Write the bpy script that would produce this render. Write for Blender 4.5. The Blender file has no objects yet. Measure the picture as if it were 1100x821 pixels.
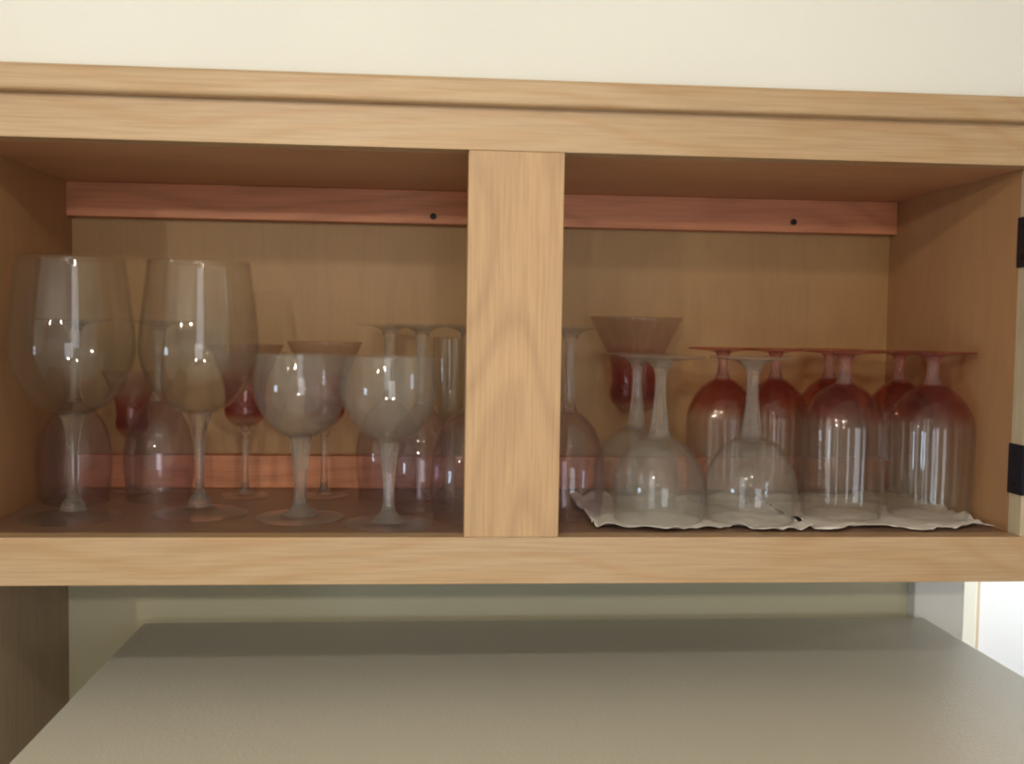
import bpy, bmesh, math, random
from mathutils import Vector, Matrix, noise

S = 0.0254            # all lengths below are inches, turned into metres here
ZF = 72.5             # the cabinet's shelf floor stands 72.5 inches above the room floor
scene = bpy.context.scene
col = scene.collection
rnd = random.Random(7)

def W(x, y, z): return Vector((x * S, y * S, (z + ZF) * S))

# ------------------------------------------------------------------ camera
cam_data = bpy.data.cameras.new('camera')
cam = bpy.data.objects.new('camera', cam_data); col.objects.link(cam)
cam_data.sensor_fit = 'HORIZONTAL'; cam_data.sensor_width = 36.0
cam_data.lens = 1119.26 / 1100 * 36.0
cam_data.clip_start = 0.02
yaw, pitch, roll = -0.0802, 0.0523, 0.01532
fw = Vector((-math.sin(yaw) * math.cos(pitch), math.cos(yaw) * math.cos(pitch), -math.sin(pitch)))
rt = Vector((math.cos(yaw), math.sin(yaw), 0)); up = rt.cross(fw)
r2 = rt * math.cos(roll) + up * math.sin(roll); u2 = up * math.cos(roll) - rt * math.sin(roll)
m = Matrix((r2, u2, -fw)).transposed().to_4x4()
m.translation = W(-1.171, -32.586, 6.636)
cam.matrix_world = m
scene.camera = cam

# ------------------------------------------------------------------ light and exposure
scene.view_settings.view_transform = 'Standard'
scene.view_settings.look = 'None'
scene.view_settings.exposure = -0.13
scene.view_settings.gamma = 1.0
scene.view_settings.use_curve_mapping = False
scene.cycles.max_bounces = 20
scene.cycles.transmission_bounces = 16
scene.cycles.glossy_bounces = 6
scene.cycles.diffuse_bounces = 4
scene.cycles.transparent_max_bounces = 80
scene.cycles.sample_clamp_indirect = 3.0
scene.cycles.filter_width = 2.0
scene.cycles.caustics_reflective = False
scene.cycles.caustics_refractive = False

world = bpy.data.worlds.new('world'); scene.world = world
world.use_nodes = True
world.node_tree.nodes['Background'].inputs[0].default_value = (0.75, 0.85, 1.0, 1)
world.node_tree.nodes['Background'].inputs[1].default_value = 0.25

def point(name, x, y, z, watts, colour, radius):
    d = bpy.data.lights.new(name, 'POINT'); d.energy = watts; d.color = colour; d.shadow_soft_size = radius * S
    o = bpy.data.objects.new(name, d); col.objects.link(o); o.location = W(x, y, z); return o
def area(name, x, y, z, aim, sx, sy, watts, colour):
    d = bpy.data.lights.new(name, 'AREA'); d.energy = watts; d.color = colour
    d.shape = 'RECTANGLE'; d.size = sx * S; d.size_y = sy * S
    o = bpy.data.objects.new(name, d); col.objects.link(o); o.location = W(x, y, z)
    o.rotation_euler = (Vector(aim)).to_track_quat('-Z', 'Y').to_euler(); return o
WARM = (1.0, 0.88, 0.70)
point('ceiling_bulb_light', -40, -70, 19.6, 17.5, WARM, 0.9)
point('ceiling_bulb_light', -14, -70, 19.6, 18, WARM, 0.9)
point('overhead_bulb_light', -8, -30, 20.5, 3.6, WARM, 0.65)
point('overhead_bulb_light', 3, -30, 20.5, 3.6, WARM, 0.65)
area('window_daylight', -79.0, -48, -4, (1, 0, 0), 14, 18, 7, (0.62, 0.80, 1.0))
area('patio_daylight', 16, -128.5, -14, (0, 1, 0), 34, 60, 16, (0.95, 0.96, 1.0))
area('hallway_daylight', 50, 20, 4, (-0.4, 0.9, -0.35), 16, 20, 6.5, (0.93, 0.96, 1.0))

# ------------------------------------------------------------------ materials
def mat(name):
    M = bpy.data.materials.new(name); M.use_nodes = True
    nt = M.node_tree; nt.nodes.clear()
    out = nt.nodes.new('ShaderNodeOutputMaterial')
    return M, nt, out
def N(nt, t, **kw):
    n = nt.nodes.new(t)
    for k, v in kw.items():
        if k in n.inputs: n.inputs[k].default_value = v
        else: setattr(n, k, v)
    return n
def ramp(nt, fac, stops):
    r = nt.nodes.new('ShaderNodeValToRGB'); e = r.color_ramp.elements
    while len(e) < len(stops): e.new(0.5)
    for i, (p, c) in enumerate(stops): e[i].position = p; e[i].color = (*c, 1)
    nt.links.new(fac, r.inputs[0]); return r

def oak(name, base, dark, axis, rough=0.42, figure=1.0, pores=1.0):
    """wood whose grain runs along axis 0 (x), 1 (y) or 2 (z)"""
    M, nt, out = mat(name); L = nt.links.new
    tc = N(nt, 'ShaderNodeTexCoord')
    def mapped(long, cross):
        mp = N(nt, 'ShaderNodeMapping'); s = [cross] * 3; s[axis] = long
        mp.inputs['Scale'].default_value = s; L(tc.outputs['Object'], mp.inputs[0]); return mp
    # broad growth-ring figure: contour lines of a slow noise
    m1 = mapped(3.2, 13.0)
    n1 = N(nt, 'ShaderNodeTexNoise', Scale=1.0, Detail=1.0, Roughness=0.4); L(m1.outputs[0], n1.inputs['Vector'])
    mul = N(nt, 'ShaderNodeMath', operation='MULTIPLY'); mul.inputs[1].default_value = 60.0; L(n1.outputs['Fac'], mul.inputs[0])
    sn = N(nt, 'ShaderNodeMath', operation='SINE'); L(mul.outputs[0], sn.inputs[0])
    ma = N(nt, 'ShaderNodeMath', operation='MULTIPLY_ADD'); ma.inputs[1].default_value = 0.5; ma.inputs[2].default_value = 0.5; L(sn.outputs[0], ma.inputs[0])
    pw = N(nt, 'ShaderNodeMath', operation='POWER'); pw.inputs[1].default_value = 2.2; L(ma.outputs[0], pw.inputs[0])
    # fine pores
    m2 = mapped(14, 420)
    n2 = N(nt, 'ShaderNodeTexNoise', Scale=1.0, Detail=3.0, Roughness=0.6); L(m2.outputs[0], n2.inputs['Vector'])
    m3 = mapped(1.5, 8)
    n3 = N(nt, 'ShaderNodeTexNoise', Scale=1.0, Detail=2.0); L(m3.outputs[0], n3.inputs['Vector'])
    c1 = ramp(nt, pw.outputs[0], [(0.0, base), (1.0, tuple(b + (d - b) * 0.75 * figure for b, d in zip(base, dark)))])
    c2 = ramp(nt, n2.outputs['Fac'], [(0.35, (1 - 0.14 * pores, 1 - 0.16 * pores, 1 - 0.20 * pores)), (0.6, (1, 1, 1))])
    c3 = ramp(nt, n3.outputs['Fac'], [(0.3, (0.9, 0.86, 0.82)), (0.7, (1.06, 1.05, 1.02))])
    x1 = N(nt, 'ShaderNodeMix', data_type='RGBA', blend_type='MULTIPLY'); x1.inputs[0].default_value = 1
    L(c1.outputs[0], x1.inputs[6]); L(c2.outputs[0], x1.inputs[7])
    x2 = N(nt, 'ShaderNodeMix', data_type='RGBA', blend_type='MULTIPLY'); x2.inputs[0].default_value = 1
    L(x1.outputs[2], x2.inputs[6]); L(c3.outputs[0], x2.inputs[7])
    p = N(nt, 'ShaderNodeBsdfPrincipled', Roughness=rough); L(x2.outputs[2], p.inputs['Base Color'])
    b = N(nt, 'ShaderNodeBump', Strength=0.12, Distance=0.0006); L(n2.outputs['Fac'], b.inputs['Height']); L(b.outputs[0], p.inputs['Normal'])
    L(p.outputs[0], out.inputs[0]); return M

def plain(name, c, rough=0.6, bump=0.0, bscale=200, metallic=0.0, var=0.04):
    M, nt, out = mat(name); L = nt.links.new
    tc = N(nt, 'ShaderNodeTexCoord')
    n = N(nt, 'ShaderNodeTexNoise', Scale=bscale, Detail=3.0); L(tc.outputs['Object'], n.inputs['Vector'])
    n2 = N(nt, 'ShaderNodeTexNoise', Scale=3.0, Detail=3.0); L(tc.outputs['Object'], n2.inputs['Vector'])
    r = ramp(nt, n2.outputs['Fac'], [(0.3, tuple(v * (1 - var) for v in c)), (0.7, tuple(min(1, v * (1 + var)) for v in c))])
    p = N(nt, 'ShaderNodeBsdfPrincipled', Roughness=rough, Metallic=metallic); L(r.outputs[0], p.inputs['Base Color'])
    if bump:
        b = N(nt, 'ShaderNodeBump', Strength=bump, Distance=0.0008); L(n.outputs['Fac'], b.inputs['Height']); L(b.outputs[0], p.inputs['Normal'])
    L(p.outputs[0], out.inputs[0]); return M

def thin_glass(name, tint=(0.97, 0.975, 0.97), haze=0.02, hazecol=(0.8, 0.8, 0.76), gradient=None, rough=0.02):
    """one wall of blown glass: light goes straight through, a little is mirrored, more at grazing angles"""
    M, nt, out = mat(name); L = nt.links.new
    lw = N(nt, 'ShaderNodeLayerWeight', Blend=0.5)
    pw = N(nt, 'ShaderNodeMath', operation='POWER'); pw.inputs[1].default_value = 4.0; L(lw.outputs['Facing'], pw.inputs[0])
    fr = N(nt, 'ShaderNodeMath', operation='MULTIPLY_ADD'); fr.inputs[1].default_value = 0.75; fr.inputs[2].default_value = 0.038; L(pw.outputs[0], fr.inputs[0])
    tr = N(nt, 'ShaderNodeBsdfTransparent', Color=(*tint, 1))
    if gradient:
        tc = N(nt, 'ShaderNodeTexCoord'); sp = N(nt, 'ShaderNodeSeparateXYZ'); L(tc.outputs['Object'], sp.inputs[0])
        mr = N(nt, 'ShaderNodeMapRange'); mr.inputs['From Min'].default_value = 0; mr.inputs['From Max'].default_value = 6.0 * S
        L(sp.outputs['Z'], mr.inputs['Value'])
        r = ramp(nt, mr.outputs[0], gradient); L(r.outputs[0], tr.inputs['Color'])
    gl = N(nt, 'ShaderNodeBsdfAnisotropic', Roughness=rough)
    mx = N(nt, 'ShaderNodeMixShader'); L(fr.outputs[0], mx.inputs[0]); L(tr.outputs[0], mx.inputs[1]); L(gl.outputs[0], mx.inputs[2])
    df = N(nt, 'ShaderNodeBsdfDiffuse', Color=(*hazecol, 1)); tl = N(nt, 'ShaderNodeBsdfTranslucent', Color=(*hazecol, 1))
    dm = N(nt, 'ShaderNodeMixShader', Fac=0.4); L(df.outputs[0], dm.inputs[1]); L(tl.outputs[0], dm.inputs[2])
    m2 = N(nt, 'ShaderNodeMixShader'); L(mx.outputs[0], m2.inputs[1]); L(dm.outputs[0], m2.inputs[2])
    # water film: patchy, densest seen edge-on
    tc2 = N(nt, 'ShaderNodeTexCoord'); nz = N(nt, 'ShaderNodeTexNoise', Scale=38.0, Detail=4.0); L(tc2.outputs['Object'], nz.inputs['Vector'])
    hz = N(nt, 'ShaderNodeMapRange'); hz.inputs['From Min'].default_value = 0.3; hz.inputs['From Max'].default_value = 0.7
    hz.inputs['To Min'].default_value = haze * 0.65; hz.inputs['To Max'].default_value = haze * 1.3
    L(nz.outputs['Fac'], hz.inputs['Value']); L(hz.outputs[0], m2.inputs[0])
    L(m2.outputs[0], out.inputs[0]); return M

def solid_glass(name, tint=(0.98, 0.985, 0.98), haze=0.10, hazecol=(0.8, 0.8, 0.76), through=0.35):
    M, nt, out = mat(name); L = nt.links.new
    g = N(nt, 'ShaderNodeBsdfGlass', Color=(*tint, 1), Roughness=0.02, IOR=1.48)
    tr = N(nt, 'ShaderNodeBsdfTransparent', Color=(*tint, 1))
    a = N(nt, 'ShaderNodeMixShader', Fac=through); L(g.outputs[0], a.inputs[1]); L(tr.outputs[0], a.inputs[2])
    d = N(nt, 'ShaderNodeBsdfDiffuse', Color=(*hazecol, 1))
    b = N(nt, 'ShaderNodeMixShader', Fac=haze); L(a.outputs[0], b.inputs[1]); L(d.outputs[0], b.inputs[2])
    L(b.outputs[0], out.inputs[0]); return M

OAK_B, OAK_D = (0.64, 0.43, 0.235), (0.50, 0.32, 0.17)
oak_x = oak('oak_horizontal', (0.53, 0.385, 0.24), OAK_D, 0, figure=0.8)
oak_z = oak('oak_upright', (0.56, 0.37, 0.20), (0.44, 0.28, 0.15), 2, figure=0.8)
oak_lit = oak('oak_lit_stile_edge', (0.56, 0.49, 0.36), (0.5, 0.4, 0.27), 2, 0.55, 0.4)  # same oak, paler and greyer: light on the inner edge is in the colour
oak_rail = oak('red_oak_rail', (0.63, 0.26, 0.135), (0.50, 0.195, 0.10), 0, 0.5, 0.9)
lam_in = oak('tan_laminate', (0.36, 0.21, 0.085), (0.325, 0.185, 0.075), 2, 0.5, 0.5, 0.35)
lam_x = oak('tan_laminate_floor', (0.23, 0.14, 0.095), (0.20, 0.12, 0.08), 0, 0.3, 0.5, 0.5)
lam_side_lit = oak('tan_laminate_side_lit', (0.43, 0.245, 0.125), (0.385, 0.215, 0.11), 2, 0.5, 0.5, 0.35)  # lighter copy of the laminate, ambient light on the sides mixed into its colour
lam_top_lit = oak('tan_laminate_top_lit', (0.60, 0.33, 0.19), (0.54, 0.29, 0.17), 0, 0.5, 0.5, 0.4)  # lightest laminate copy: bounced light on the cabinet ceiling painted in
side_oak = oak('dark_oak_side', (0.55, 0.43, 0.32), (0.46, 0.36, 0.26), 2, 0.5, 0.6)
wall_m = plain('cream_wall_paint', (0.82, 0.83, 0.79), 0.75, 0.25, 260)
under_m = plain('grey_green_wall_paint', (0.68, 0.66, 0.50), 0.75, 0.25, 260)
cream_m = plain('cream_trim_paint', (0.85, 0.82, 0.70), 0.5)
tan_m = plain('tan_trim_paint', (0.62, 0.50, 0.36), 0.5)
ceil_m = plain('white_ceiling_paint', (0.80, 0.79, 0.75), 0.8)
white_m = plain('white_trim_paint', (0.82, 0.83, 0.84), 0.45)
floor_m = oak('floor_boards', (0.30, 0.19, 0.11), (0.2, 0.12, 0.06), 0, 0.4)
fridge_m = plain('pebbled_white_enamel', (0.64, 0.635, 0.57), 0.38, 0.5, 420, var=0.02)
gasket_m = plain('grey_gasket', (0.22, 0.22, 0.22), 0.6)
black_m = plain('black_iron', (0.012, 0.012, 0.022), 0.35, metallic=0.3)
screw_m = plain('dark_screw', (0.02, 0.016, 0.014), 0.45, metallic=0.6)
brass_m = plain('aged_brass', (0.35, 0.22, 0.09), 0.35, metallic=1.0)
paper_m = plain('paper_towel', (0.85, 0.83, 0.79), 0.9, 0.6, 300)

# ------------------------------------------------------------------ mesh helpers
def link(name, bm, material, parent=None, smooth=False, origin=None, bevel=0.0):
    """bm is in inches in room coordinates; origin (inches) becomes the object's own origin"""
    o3 = Vector(origin) if origin is not None else Vector((0, 0, 0))
    for v in bm.verts: v.co = (v.co - o3) * S
    bmesh.ops.recalc_face_normals(bm, faces=bm.faces)
    me = bpy.data.meshes.new(name); bm.to_mesh(me); bm.free()
    me.materials.append(material)
    if smooth:
        for p in me.polygons: p.use_smooth = True
    o = bpy.data.objects.new(name, me); col.objects.link(o)
    o.location = W(*o3)
    if parent: o.parent = parent; o.matrix_parent_inverse = Matrix.Translation(-parent.location)
    if bevel:
        b = o.modifiers.new('bevel', 'BEVEL'); b.width = bevel * S; b.segments = 3; b.limit_method = 'ANGLE'
    return o
def box(bm, x0, x1, y0, y1, z0, z1):
    vs = [bm.verts.new((x, y, z)) for z in (z0, z1) for y in (y0, y1) for x in (x0, x1)]
    for f in ((0, 2, 3, 1), (4, 5, 7, 6), (0, 1, 5, 4), (2, 6, 7, 3), (0, 4, 6, 2), (1, 3, 7, 5)):
        bm.faces.new([vs[i] for i in f])
def slab(name, b, material, parent=None, bevel=0.0):
    bm = bmesh.new(); box(bm, *b)
    c = ((b[0] + b[1]) / 2, (b[2] + b[3]) / 2, (b[4] + b[5]) / 2)
    return link(name, bm, material, parent, origin=c, bevel=bevel)
def thing(name, loc, label, cat, group=None):
    o = bpy.data.objects.new(name, None); col.objects.link(o); o.location = W(*loc); o.empty_display_size = 0.02
    tag(o, label, cat, group); return o
def tag(o, label, cat, group=None):
    o['label'] = label; o['category'] = cat
    if group: o['group'] = group
def struct(o): o['kind'] = 'structure'; return o
def cyl(bm, c, axis, r, h, n=20):
    """cylinder from c along axis"""
    a = Vector(axis).normalized(); t = a.orthogonal().normalized(); b = a.cross(t)
    rings = []
    for k in (0, h):
        rings.append([bm.verts.new(Vector(c) + a * k + (t * math.cos(2 * math.pi * i / n) + b * math.sin(2 * math.pi * i / n)) * r) for i in range(n)])
    for i in range(n): bm.faces.new((rings[0][i], rings[0][(i + 1) % n], rings[1][(i + 1) % n], rings[1][i]))
    bm.faces.new(rings[0][::-1]); bm.faces.new(rings[1])

# ------------------------------------------------------------------ the room
XL, XR, YB, YF, ZC = -80.0, 60.0, 11.0, -130.0, 23.5
struct(slab('floor', (XL, XR, YF, 40, -ZF - 2, -ZF), floor_m))
struct(slab('ceiling', (XL, XR, YF, 40, ZC, ZC + 2), ceil_m))
struct(slab('wall_back', (XL, 22.0, YB, YB + 4.5, -ZF, ZC), under_m))
struct(slab('wall_lintel', (22.0, 54.0, YB, YB + 4.5, 8.0, ZC), under_m))
struct(slab('wall_back_right', (54.0, XR, YB, YB + 4.5, -ZF, ZC), under_m))
struct(slab('wall_soffit', (XL, 19.8, 0.1, YB, 14.0, ZC), wall_m))
def wall_with_hole(name, plane, at, th, a0, a1, h, material):
    """wall at x=at ('x') or y=at ('y') spanning a0..a1 with one window hole h=(a,b,z0,z1)"""
    bm = bmesh.new()
    for (p, q, z0, z1) in ((a0, h[0], -ZF, ZC), (h[1], a1, -ZF, ZC), (h[0], h[1], -ZF, h[2]), (h[0], h[1], h[3], ZC)):
        if plane == 'x': box(bm, at - th, at, p, q, z0, z1)
        else: box(bm, p, q, at - th, at, z0, z1)
    return struct(link(name, bm, material))
wall_with_hole('wall_left', 'x', XL, 4, YF, 40, (-56, -40, -14, 6), wall_m)
wall_with_hole('wall_front', 'y', YF, 4, XL, XR, (-4, 36, -ZF + 2, 16), wall_m)
struct(slab('wall_right', (XR, XR + 4, YF, 40, -ZF, ZC), wall_m))
struct(slab('wall_hallway', (20, XR, 36, 40, -ZF, ZC), white_m))
def window_frame(name, plane, at, a, b, z0, z1):
    bm = bmesh.new(); t = 1.6
    for (p, q, c, d) in ((a, b, z0, z0 + t), (a, b, z1 - t, z1), (a, a + t, z0, z1), (b - t, b, z0, z1), ((a + b) / 2 - .6, (a + b) / 2 + .6, z0, z1)):
        if plane == 'x': box(bm, at - 3, at - 1.4, p, q, c, d)
        else: box(bm, p, q, at - 3, at - 1.4, c, d)
    return struct(link(name, bm, white_m))
window_frame('window_1', 'x', XL, -56, -40, -14, 6)
window_frame('window_2', 'y', YF, -4, 36, -ZF + 2, 16)
# casing of the doorway beside the refrigerator, and the trim standing in the bright hallway
struct(slab('trim_1', (19.85, 22.1, YB - 0.7, YB, -ZF, 7.9), white_m, bevel=0.08))
struct(slab('trim_2', (22.1, 54.0, YB - 0.7, YB, 7.9, 10.2), white_m, bevel=0.08))
struct(slab('trim_3', (54.0, 56.3, YB - 0.7, YB, -ZF, 7.9), white_m, bevel=0.08))
struct(slab('trim_4', (34.9, 36.35, 34.9, 36, -ZF, 10), cream_m, bevel=0.1))
struct(slab('trim_5', (36.35, 36.75, 35.3, 36, -ZF, 10), tan_m))

# ------------------------------------------------------------------ the wall cabinet
H = 12.11; D = 10.57; XA = -15.43; XB = 18.32
cab = thing('wall_cabinet', (1.45, 0, -1.5), 'pale oak wall cabinet with two open compartments full of stemmed glasses, above the refrigerator', 'cabinet')
OL, OR = XA - 1.5, XB + 1.5
slab('top_rail', (OL, OR, 0, 0.75, H, 13.95), oak_x, cab, 0.03)
slab('bottom_rail', (OL, OR, 0, 0.75, -1.5, 0), oak_x, cab, 0.03)
slab('centre_stile', (0, 3, 0.002, 0.75, 0.001, H - 0.001), oak_z, cab, 0.03)
slab('left_stile', (OL, XA, 0.002, 0.75, 0.001, H - 0.001), oak_z, cab, 0.03)
slab('right_stile', (XB, OR, 0.002, 0.75, 0.001, H - 0.001), oak_lit, cab, 0.03)
# the trim board nailed along the top, with its slightly rounded lower edge
slab('top_moulding', (OL - 0.1, OR + 0.1, -0.5, 0.0, 13.42, 14.22), oak_x, cab, 0.12)
o = slab('side_panel', (XA - 0.6, XA, 0.76, D, -0.6, H + 0.6), lam_side_lit, cab)
o = slab('side_panel', (XB, XB + 0.6, 0.76, D, -0.6, H + 0.6), lam_side_lit, cab)
slab('top_panel', (XA, XB, 0.76, D, H, H + 0.6), lam_top_lit, cab)
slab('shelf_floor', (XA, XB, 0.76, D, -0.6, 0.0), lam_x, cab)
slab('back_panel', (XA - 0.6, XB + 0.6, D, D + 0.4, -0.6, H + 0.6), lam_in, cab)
ur = slab('upper_hanging_rail', (XA, XB, D - 0.7, D, H - 1.35, H), oak_rail, cab, 0.04)
slab('lower_hanging_rail', (XA, XB, D - 0.7, D, 0.0, 1.32), oak_rail, cab, 0.04)
for sx, sz in ((-1.05, 11.06), (13.85, 11.18)):
    bm = bmesh.new(); cyl(bm, (sx, D - 0.7, sz), (0, -1, 0), 0.13, 0.05, 18); cyl(bm, (sx, D - 0.75, sz), (0, -1, 0), 0.085, 0.03, 6)
    so = link('screw', bm, screw_m, cab, origin=(sx, D - 0.7, sz)); so['label'] = 'dark screw head in the reddish rail'
def hinge(x, zc, side):
    """black wrap-around hinge: leaf on the stile's inner edge, leaf on its face, barrel with finials"""
    bm = bmesh.new(); s = side
    def bx(xa, xb, *r): box(bm, min(xa, xb), max(xa, xb), *r)
    bx(x - s * 0.09, x, -0.09, 0.74, zc - 0.83, zc + 0.83)
    bx(x - s * 0.09, x + s * 0.95, -0.09, -0.0, zc - 0.83, zc + 0.83)
    cyl(bm, (x + s * 0.98, -0.14, zc - 0.83), (0, 0, 1), 0.14, 1.66, 16)
    h = link('hinge', bm, black_m, cab, origin=(x, 0.3, zc), bevel=0.03)
    bm = bmesh.new()
    for dz in (-0.5, 0.5): cyl(bm, (x - s * 0.09, 0.36, zc + dz), (-s, 0, 0), 0.11, 0.03, 16)
    link('hinge_screw', bm, screw_m, h, origin=(x, 0.36, zc))
for zc in (9.7, 2.2):
    hinge(XB, zc, 1); hinge(XA, zc, -1)

def cabinet_door(pivot, width, ang, side):
    """framed flat-panel oak door standing open on its hinges; side +1 hinged at its right"""
    z0, z1 = -0.45, H + 0.45
    hx, hy = pivot; ca, sa = math.cos(ang), math.sin(ang)
    def place(bm):
        for v in bm.verts:
            u, t, z = v.co; x = -side * u
            v.co = Vector((hx + x * ca - t * sa, hy + x * sa + t * ca, z))
    mid = (hx - side * width / 2 * ca, hy - side * width / 2 * sa, (z0 + z1) / 2)
    bm = bmesh.new()
    box(bm, 0, 2, -0.37, 0.37, z0, z1); box(bm, width - 2, width, -0.37, 0.37, z0, z1)
    box(bm, 2, width - 2, -0.37, 0.37, z0, z0 + 2); box(bm, 2, width - 2, -0.37, 0.37, z1 - 2, z1)
    place(bm); d = link('door', bm, oak_z, cab, origin=mid)
    bm = bmesh.new(); box(bm, 2, width - 2, -0.15, 0.12, z0 + 2, z1 - 2); place(bm)
    link('door_panel', bm, oak_z, d, origin=mid)
    bm = bmesh.new(); cyl(bm, (width - 1, -0.37, z0 + 2), (0, -1, 0), 0.2, 0.5); cyl(bm, (width - 1, -0.8, z0 + 2), (0, -1, 0), 0.6, 0.3); place(bm)
    link('knob', bm, brass_m, d, origin=mid, smooth=False)
cabinet_door((XB + 1.1, -0.5), 15.9, math.radians(112), 1)
cabinet_door((XA - 1.1, -0.5), 15.9, math.radians(-142), -1)

# ------------------------------------------------------------------ end panel beside the refrigerator
ep = thing('end_panel', (-16.37, 5.5, -ZF), 'dark oak end panel standing left of the refrigerator, under the cabinet corner', 'panel')
slab('board', (-16.93, -15.8, 3.55, YB - 0.02, -ZF, -1.52), side_oak, ep, 0.03)
slab('edge_strip', (-16.93, -15.8, 2.8, 3.54, -ZF, -1.52), oak_z, ep, 0.05)

# ------------------------------------------------------------------ refrigerator
FX0, FX1, FZ = -12.62, 20.2, -5.5
fr = thing('refrigerator', ((FX0 + FX1) / 2, -6, -ZF), 'white refrigerator with a finely pebbled top, below the oak cabinet', 'refrigerator')
slab('body', (FX0, FX1, -16, YB - 0.9, -ZF + 1.5, FZ), fridge_m, fr, 0.22)
slab('base_grille', (FX0 + 0.5, FX1 - 0.5, -15.5, YB - 1, -ZF, -ZF + 1.5), gasket_m, fr)
slab('door_gasket', (FX0 + 0.4, FX1 - 0.4, -16.5, -16, -ZF + 3, FZ - 0.6), gasket_m, fr)
for z0, z1, hz in ((-ZF + 3, -26.3, (-50, -30)), (-25.7, FZ - 0.2, (-22, -12))):
    d = slab('door', (FX0, FX1, -18.6, -16.5, z0, z1), fridge_m, fr, 0.5)
    bm = bmesh.new(); box(bm, FX0 + 1.2, FX0 + 2.2, -20.2, -19.5, hz[0], hz[1])
    box(bm, FX0 + 1.2, FX0 + 2.2, -19.6, -18.6, hz[0], hz[0] + 1.2); box(bm, FX0 + 1.2, FX0 + 2.2, -19.6, -18.6, hz[1] - 1.2, hz[1])
    link('handle', bm, fridge_m, d, origin=(FX0 + 1.7, -19.5, hz[0]))

# ------------------------------------------------------------------ crumpled paper towels on the shelf
def towel(x0, x1, y0, y1, seed, label, front, lift=0.0):
    bm = bmesh.new(); nx, ny = 110, 56; g = []
    for j in range(ny + 1):
        row = []
        for i in range(nx + 1):
            u, v = i / nx, j / ny
            x = x0 + (x1 - x0) * u; y = y0 + (y1 - y0) * v
            edge = (1 - v)
            y += edge * (0.30 * math.sin(u * 11 + seed) + 0.16 * math.sin(u * 27 + seed * 2)) * front
            x += (1 - abs(2 * v - 1)) * 0.1 * math.sin(v * 9 + seed) * (2 * u - 1)
            q = Vector((x * 0.55 + seed * 7, y * 0.7, seed))
            h = abs(noise.noise(q)) * 0.2 + abs(noise.noise(q * 2.7)) * 0.12
            rim = min(1, v * 7, (1 - v) * 9, u * 16, (1 - u) * 16)
            h2 = 0.02 + lift + h * rim * 0.35 + (1 - rim) * (0.05 + 0.34 * abs(noise.noise(q * 2.0)))
            row.append(bm.verts.new((x, y, h2)))
        g.append(row)
    for j in range(ny):
        for i in range(nx): bm.faces.new((g[j][i], g[j][i + 1], g[j + 1][i + 1], g[j + 1][i]))
    o = link('paper_towel', bm, paper_m, smooth=True, origin=((x0 + x1) / 2, (y0 + y1) / 2, 0.0))
    md = o.modifiers.new('thickness', 'SOLIDIFY'); md.thickness = 0.012 * S; md.offset = 1
    tag(o, label, 'paper towel', 'paper towels lining the shelf')
towel(4.4, 11.6, 1.0, 7.6, 1.3, 'crumpled white paper towel under the two hazy upside-down goblets by the centre stile', 1.0)
towel(11.75, 18.15, 1.15, 8.0, 4.1, 'crumpled white paper towel under the red-topped goblets in the right corner', 1.0)

# ------------------------------------------------------------------ glassware
def smooth_profile(pts, n=8):
    """Catmull-Rom through (r, z) points"""
    P = [Vector((a, b)) for a, b in pts]; P = [P[0] * 2 - P[1]] + P + [P[-1] * 2 - P[-2]]
    out = []
    for i in range(1, len(P) - 2):
        for k in range(n):
            t = k / n; a, b, c, d = P[i - 1], P[i], P[i + 1], P[i + 2]
            out.append(0.5 * ((2 * b) + (c - a) * t + (2 * a - 5 * b + 4 * c - d) * t * t + (3 * b - 3 * c + d - a) * t ** 3))
    out.append(P[-2])
    return [(max(0.0, p.x), p.y) for p in out]
def lathe(prof, seg, flute=None):
    """closed surface turned about z; profile starts and ends on the axis"""
    bm = bmesh.new(); rings = []
    for r, z in prof:
        if r < 1e-4: rings.append([bm.verts.new((0, 0, z))]); continue
        ring = []
        for i in range(seg):
            a = 2 * math.pi * i / seg; k = 1 + (flute(a, z) if flute else 0)
            ring.append(bm.verts.new((r * k * math.cos(a), r * k * math.sin(a), z)))
        rings.append(ring)
    for a, b in zip(rings, rings[1:]):
        for i in range(seg):
            j = (i + 1) % seg
            if len(a) == 1 and len(b) == 1: continue
            if len(a) == 1: bm.faces.new((a[0], b[j], b[i]))
            elif len(b) == 1: bm.faces.new((a[i], a[j], b[0]))
            else: bm.faces.new((a[i], a[j], b[j], b[i]))
    return bm
def bowl_profile(outer, t):
    """outer wall from the axis up to the rim, rolled over the lip and down the inside"""
    o = smooth_profile(outer)
    inner = []
    for i, (r, z) in enumerate(o):
        a = Vector(o[max(0, i - 1)]); b = Vector(o[min(len(o) - 1, i + 1)]); d = (b - a).normalized()
        nrm = Vector((-d.y, d.x)); tt = t * (2.2 if i < 8 else 1.0)
        inner.append((max(0.0, r + nrm.x * tt), z + nrm.y * tt))
    inner[0] = (0.0, o[0][1] + t * 2.2)
    o[0] = (0.0, o[0][1])
    rim = (o[-1][0] - t / 2, o[-1][1] + t / 3)
    return o + [rim] + inner[::-1]

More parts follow.
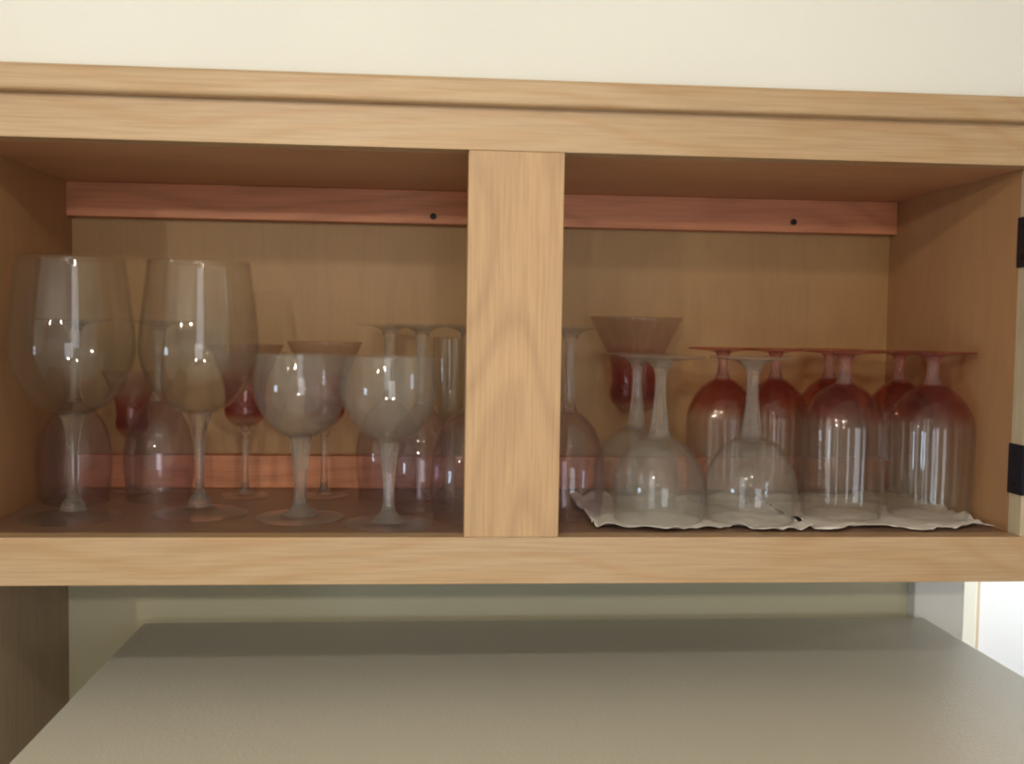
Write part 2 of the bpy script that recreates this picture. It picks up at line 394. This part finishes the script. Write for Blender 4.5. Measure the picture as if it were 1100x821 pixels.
def make_glass(kind, name, label, cat, group, spec, mats):
    t = thing(name, (0, 0, 0), label, cat, group)
    parts = []
    bm = lathe(bowl_profile(spec['bowl'], spec['t']), spec.get('seg', 72), spec.get('flute'))
    parts.append(('bowl', bm, mats[0], True))
    stem = smooth_profile(spec['stem'], 5); stem = [(0.0, stem[0][1])] + stem + [(0.0, stem[-1][1])]
    ns = spec.get('facets', 32)
    parts.append(('stem', lathe(stem, ns), mats[1], ns > 12))
    foot = smooth_profile(spec['foot'], 4)
    foot = [(0.0, 0.0)] + [(foot[0][0] - 0.04, 0.0)] + foot + [(0.0, foot[-1][1])]
    parts.append(('foot', lathe(foot, 64), mats[2], True))
    for nm, bm, mt, sm in parts:
        for v in bm.verts: v.co *= S
        bmesh.ops.recalc_face_normals(bm, faces=bm.faces)
        me = bpy.data.meshes.new(nm); bm.to_mesh(me); bm.free(); me.materials.append(mt)
        for p in me.polygons: p.use_smooth = sm
        o = bpy.data.objects.new(nm, me); col.objects.link(o); o.parent = t
    t.location = (0, 0, 0)
    return t
used = set()
def place(proto, x, y, z, label, inverted=False, height=0.0, spin=0.0, scale=(1.0, 1.0, 1.0), group=None):
    if proto.name in used:
        o = proto.copy(); col.objects.link(o)
        for ch in list(proto.children):
            c = ch.copy(); col.objects.link(c); c.parent = o
    else:
        o = proto; used.add(proto.name)
    if inverted:
        o.location = W(x, y, z + height * scale[2]); o.rotation_euler = (math.pi, 0, spin)
    else:
        o.location = W(x, y, z); o.rotation_euler = (0, 0, spin)
    o.scale = scale
    o['label'] = label
    if group: o['group'] = group
    return o

g_clear = thin_glass('clear_bowl_glass', haze=0.010)
g_wine = thin_glass('large_bowl_glass', haze=0.010)
g_hazy = thin_glass('cloudy_bowl_glass', haze=0.055, hazecol=(0.80, 0.79, 0.74))
g_tulip = thin_glass('tulip_bowl_glass', tint=(0.96, 0.94, 0.965), haze=0.014)
g_stem = solid_glass('clear_stem_glass', haze=0.03)
g_stem_hazy = solid_glass('cloudy_stem_glass', haze=0.09)
g_foot = thin_glass('clear_foot_glass', haze=0.03)
g_foot_hazy = thin_glass('cloudy_foot_glass', haze=0.07)
RED = (0.89, 0.62, 0.56)
g_redfade = thin_glass('red_fading_bowl_glass', haze=0.02, gradient=[(0.0, RED), (0.32, (0.88, 0.60, 0.54)), (0.44, (0.95, 0.92, 0.90)), (1.0, (0.96, 0.965, 0.95))])
g_redstem = solid_glass('pink_stem_glass', tint=(0.93, 0.70, 0.68), haze=0.08)
g_redfoot = thin_glass('red_foot_glass', tint=(0.86, 0.55, 0.50), haze=0.06, hazecol=(0.75, 0.35, 0.3))
g_marg = thin_glass('red_banded_bowl_glass', haze=0.03, gradient=[(0.0, (0.95, 0.93, 0.9)), (0.60, (0.95, 0.90, 0.88)), (0.66, (0.80, 0.48, 0.44)), (0.80, (0.86, 0.58, 0.54)), (1.0, (0.94, 0.90, 0.88))])

wine = make_glass('wine', 'wine_glass', '', 'wine glass', 'large wine glasses', dict(t=0.05,
    bowl=[(0, 3.45), (0.45, 3.5), (1.1, 3.85), (1.72, 4.6), (2.0, 5.5), (1.98, 6.4), (1.86, 7.5), (1.70, 8.72)],
    stem=[(0.42, 0.28), (0.36, 0.5), (0.20, 0.75), (0.15, 1.2), (0.17, 2.2), (0.22, 2.8), (0.32, 3.2), (0.42, 3.5)],
    foot=[(1.62, 0.02), (1.6, 0.06), (1.2, 0.10), (0.7, 0.16), (0.42, 0.30)]), (g_wine, g_stem, g_foot))
goblet = make_glass('goblet', 'goblet', '', 'goblet', 'cloudy goblets', dict(t=0.06,
    bowl=[(0, 2.75), (0.4, 2.78), (0.95, 3.1), (1.38, 3.7), (1.58, 4.3), (1.58, 4.9), (1.50, 5.62)],
    stem=[(0.62, 0.12), (0.42, 0.28), (0.25, 0.5), (0.19, 0.9), (0.22, 1.6), (0.29, 2.2), (0.34, 2.55), (0.40, 2.82)], facets=8,
    foot=[(1.48, 0.02), (1.47, 0.07), (1.2, 0.10), (0.8, 0.14), (0.55, 0.2)]), (g_hazy, g_stem_hazy, g_foot_hazy))
tulip = make_glass('tulip', 'tulip_glass', '', 'wine glass', 'clear tulip glasses', dict(t=0.05,
    bowl=[(0, 2.95), (0.3, 3.0), (0.75, 3.4), (1.08, 4.0), (1.26, 4.8), (1.28, 5.6), (1.15, 6.7)],
    stem=[(0.55, 0.12), (0.32, 0.3), (0.23, 0.6), (0.2, 1.2), (0.17, 2.0), (0.19, 2.7), (0.28, 3.0)],
    foot=[(1.30, 0.02), (1.29, 0.06), (1.0, 0.09), (0.7, 0.13), (0.45, 0.2)]), (g_tulip, g_stem, g_foot))
def ribs(a, z):
    k = max(0.0, min(1.0, (z - 2.1) / 0.5))
    return 0.016 * k * (abs(math.cos(a * 8)) * 2 - 1.2)
ruby = make_glass('ruby', 'ribbed_goblet', '', 'goblet', 'red-footed goblets', dict(t=0.07, seg=144, flute=ribs,
    bowl=[(0, 1.15), (0.35, 1.18), (0.85, 1.5), (1.25, 2.0), (1.45, 2.6), (1.46, 3.6), (1.44, 4.8), (1.36, 5.85)],
    stem=[(0.42, 0.1), (0.26, 0.3), (0.20, 0.6), (0.24, 0.95), (0.35, 1.22)],
    foot=[(1.44, 0.02), (1.43, 0.07), (1.1, 0.10), (0.7, 0.13), (0.4, 0.18)]), (g_redfade, g_redstem, g_redfoot))
marg = make_glass('marg', 'margarita_glass', '', 'cocktail glass', 'red-tinted margarita glasses', dict(t=0.06,
    bowl=[(0, 3.25), (0.5, 3.32), (0.92, 3.7), (1.02, 4.15), (0.96, 4.6), (1.05, 5.3), (1.32, 6.0), (1.85, 7.1)],
    stem=[(0.4, 0.14), (0.22, 0.4), (0.16, 1.0), (0.15, 2.0), (0.18, 2.7), (0.30, 2.95), (0.18, 3.1), (0.26, 3.32)],
    foot=[(1.15, 0.02), (1.14, 0.06), (0.9, 0.09), (0.6, 0.14), (0.35, 0.2)]), (g_marg, g_stem, g_foot))
flute = make_glass('flute', 'slim_glass', '', 'glass', None, dict(t=0.05,
    bowl=[(0, 2.9), (0.25, 2.95), (0.48, 3.4), (0.62, 4.2), (0.68, 5.2), (0.66, 6.2)],
    stem=[(0.4, 0.12), (0.22, 0.35), (0.15, 0.8), (0.14, 2.0), (0.2, 2.8), (0.26, 2.98)],
    foot=[(1.05, 0.02), (1.04, 0.06), (0.8, 0.09), (0.5, 0.13), (0.34, 0.2)]), (g_clear, g_stem, g_foot))

place(wine, -13.05, 3.3, 0, 'tall large-bowled wine glass standing upright, leftmost at the front of the shelf')
place(wine, -9.05, 4.1, 0, 'tall large-bowled wine glass standing upright, second from the left beside a cloudy goblet', spin=1.0)
place(goblet, -5.5, 3.3, 0, 'cloudy goblet standing upright next to the large wine glasses', spin=0.2)
place(goblet, -2.45, 2.1, 0, 'cloudy goblet standing upright in the left compartment, nearest the centre stile', spin=0.5)
place(goblet, 6.75, 2.5, 0.12, 'cloudy goblet turned upside down on paper towel, nearest the centre stile', True, 5.65, 0.1)
place(goblet, 9.98, 2.5, 0.12, 'cloudy goblet turned upside down on paper towel, left of the red-topped goblets', True, 5.65, 0.4)
place(goblet, 6.6, 5.75, 0.12, 'goblet turned upside down directly behind the upside-down goblet nearest the centre stile', True, 5.65, 0.3)
place(tulip, -14.05, 6.6, 0, 'clear tulip glass upside down behind the stem of the leftmost large wine glass', True, 6.72)
place(tulip, -11.2, 7.2, 0, 'clear tulip glass upside down between and behind the two large wine glasses', True, 6.72)
place(tulip, -1.41, 5.4, 0, 'clear tulip glass upside down just behind the cloudy upright goblet nearest the centre stile', True, 6.72)
place(tulip, -2.7, 8.3, 0, 'clear tulip glass upside down, rearmost in the left compartment, its stem above a cloudy goblet', True, 6.72)
place(tulip, 0.2, 3.15, 0, 'clear tulip glass upside down, partly hidden by the left edge of the centre stile', True, 6.72)
place(tulip, 3.78, 3.6, 0.0, 'clear tulip glass upside down, partly hidden by the right edge of the centre stile', True, 6.72)
REAR = (0.9, 0.9, 1.0)
place(ruby, 13.6, 3.4, 0.13, 'ribbed goblet upside down with red foot and shoulder, front one next to the cloudy goblet', True, 5.88, 0.1)
place(ruby, 16.82, 3.35, 0.13, 'ribbed goblet upside down with red foot and shoulder, front one in the right corner', True, 5.88, 0.3)
place(ruby, 10.0, 6.3, 0.12, 'ribbed red-shouldered goblet upside down, behind the stem of the right cloudy goblet', True, 5.88, 0.2, REAR)
place(ruby, 12.4, 7.3, 0.1, 'ribbed red-shouldered goblet upside down, behind the gap between cloudy and red-topped goblets', True, 5.88, 0.0, REAR)
place(ruby, 14.95, 8.3, 0.1, 'ribbed red-shouldered goblet upside down, rearmost of the red-topped goblets', True, 5.88, 0.25, REAR)
place(ruby, 16.95, 6.3, 0.1, 'ribbed red-shouldered goblet upside down, directly behind the one in the right corner', True, 5.88, 0.1, REAR)
place(marg, 7.1, 8.65, 0, 'red-tinted margarita glass upright at the back, its wide rim above the upside-down goblets')
place(marg, -8.15, 7.9, 0, 'red-tinted margarita glass upright behind, between large wine glass and cloudy goblet', False, 0, 0, (0.78, 0.78, 0.82))
place(marg, -5.15, 7.9, 0, 'red-tinted margarita glass upright behind, in the gap between the two cloudy upright goblets', False, 0, 0, (0.78, 0.78, 0.84))
place(marg, -12.6, 8.7, 0, 'red-tinted margarita glass upright at the back between the two large wine glasses', False, 0, 0, (0.6, 0.6, 0.66))
place(flute, -0.35, 8.55, 0, 'slim clear glass standing upright at the back beside the centre stile')
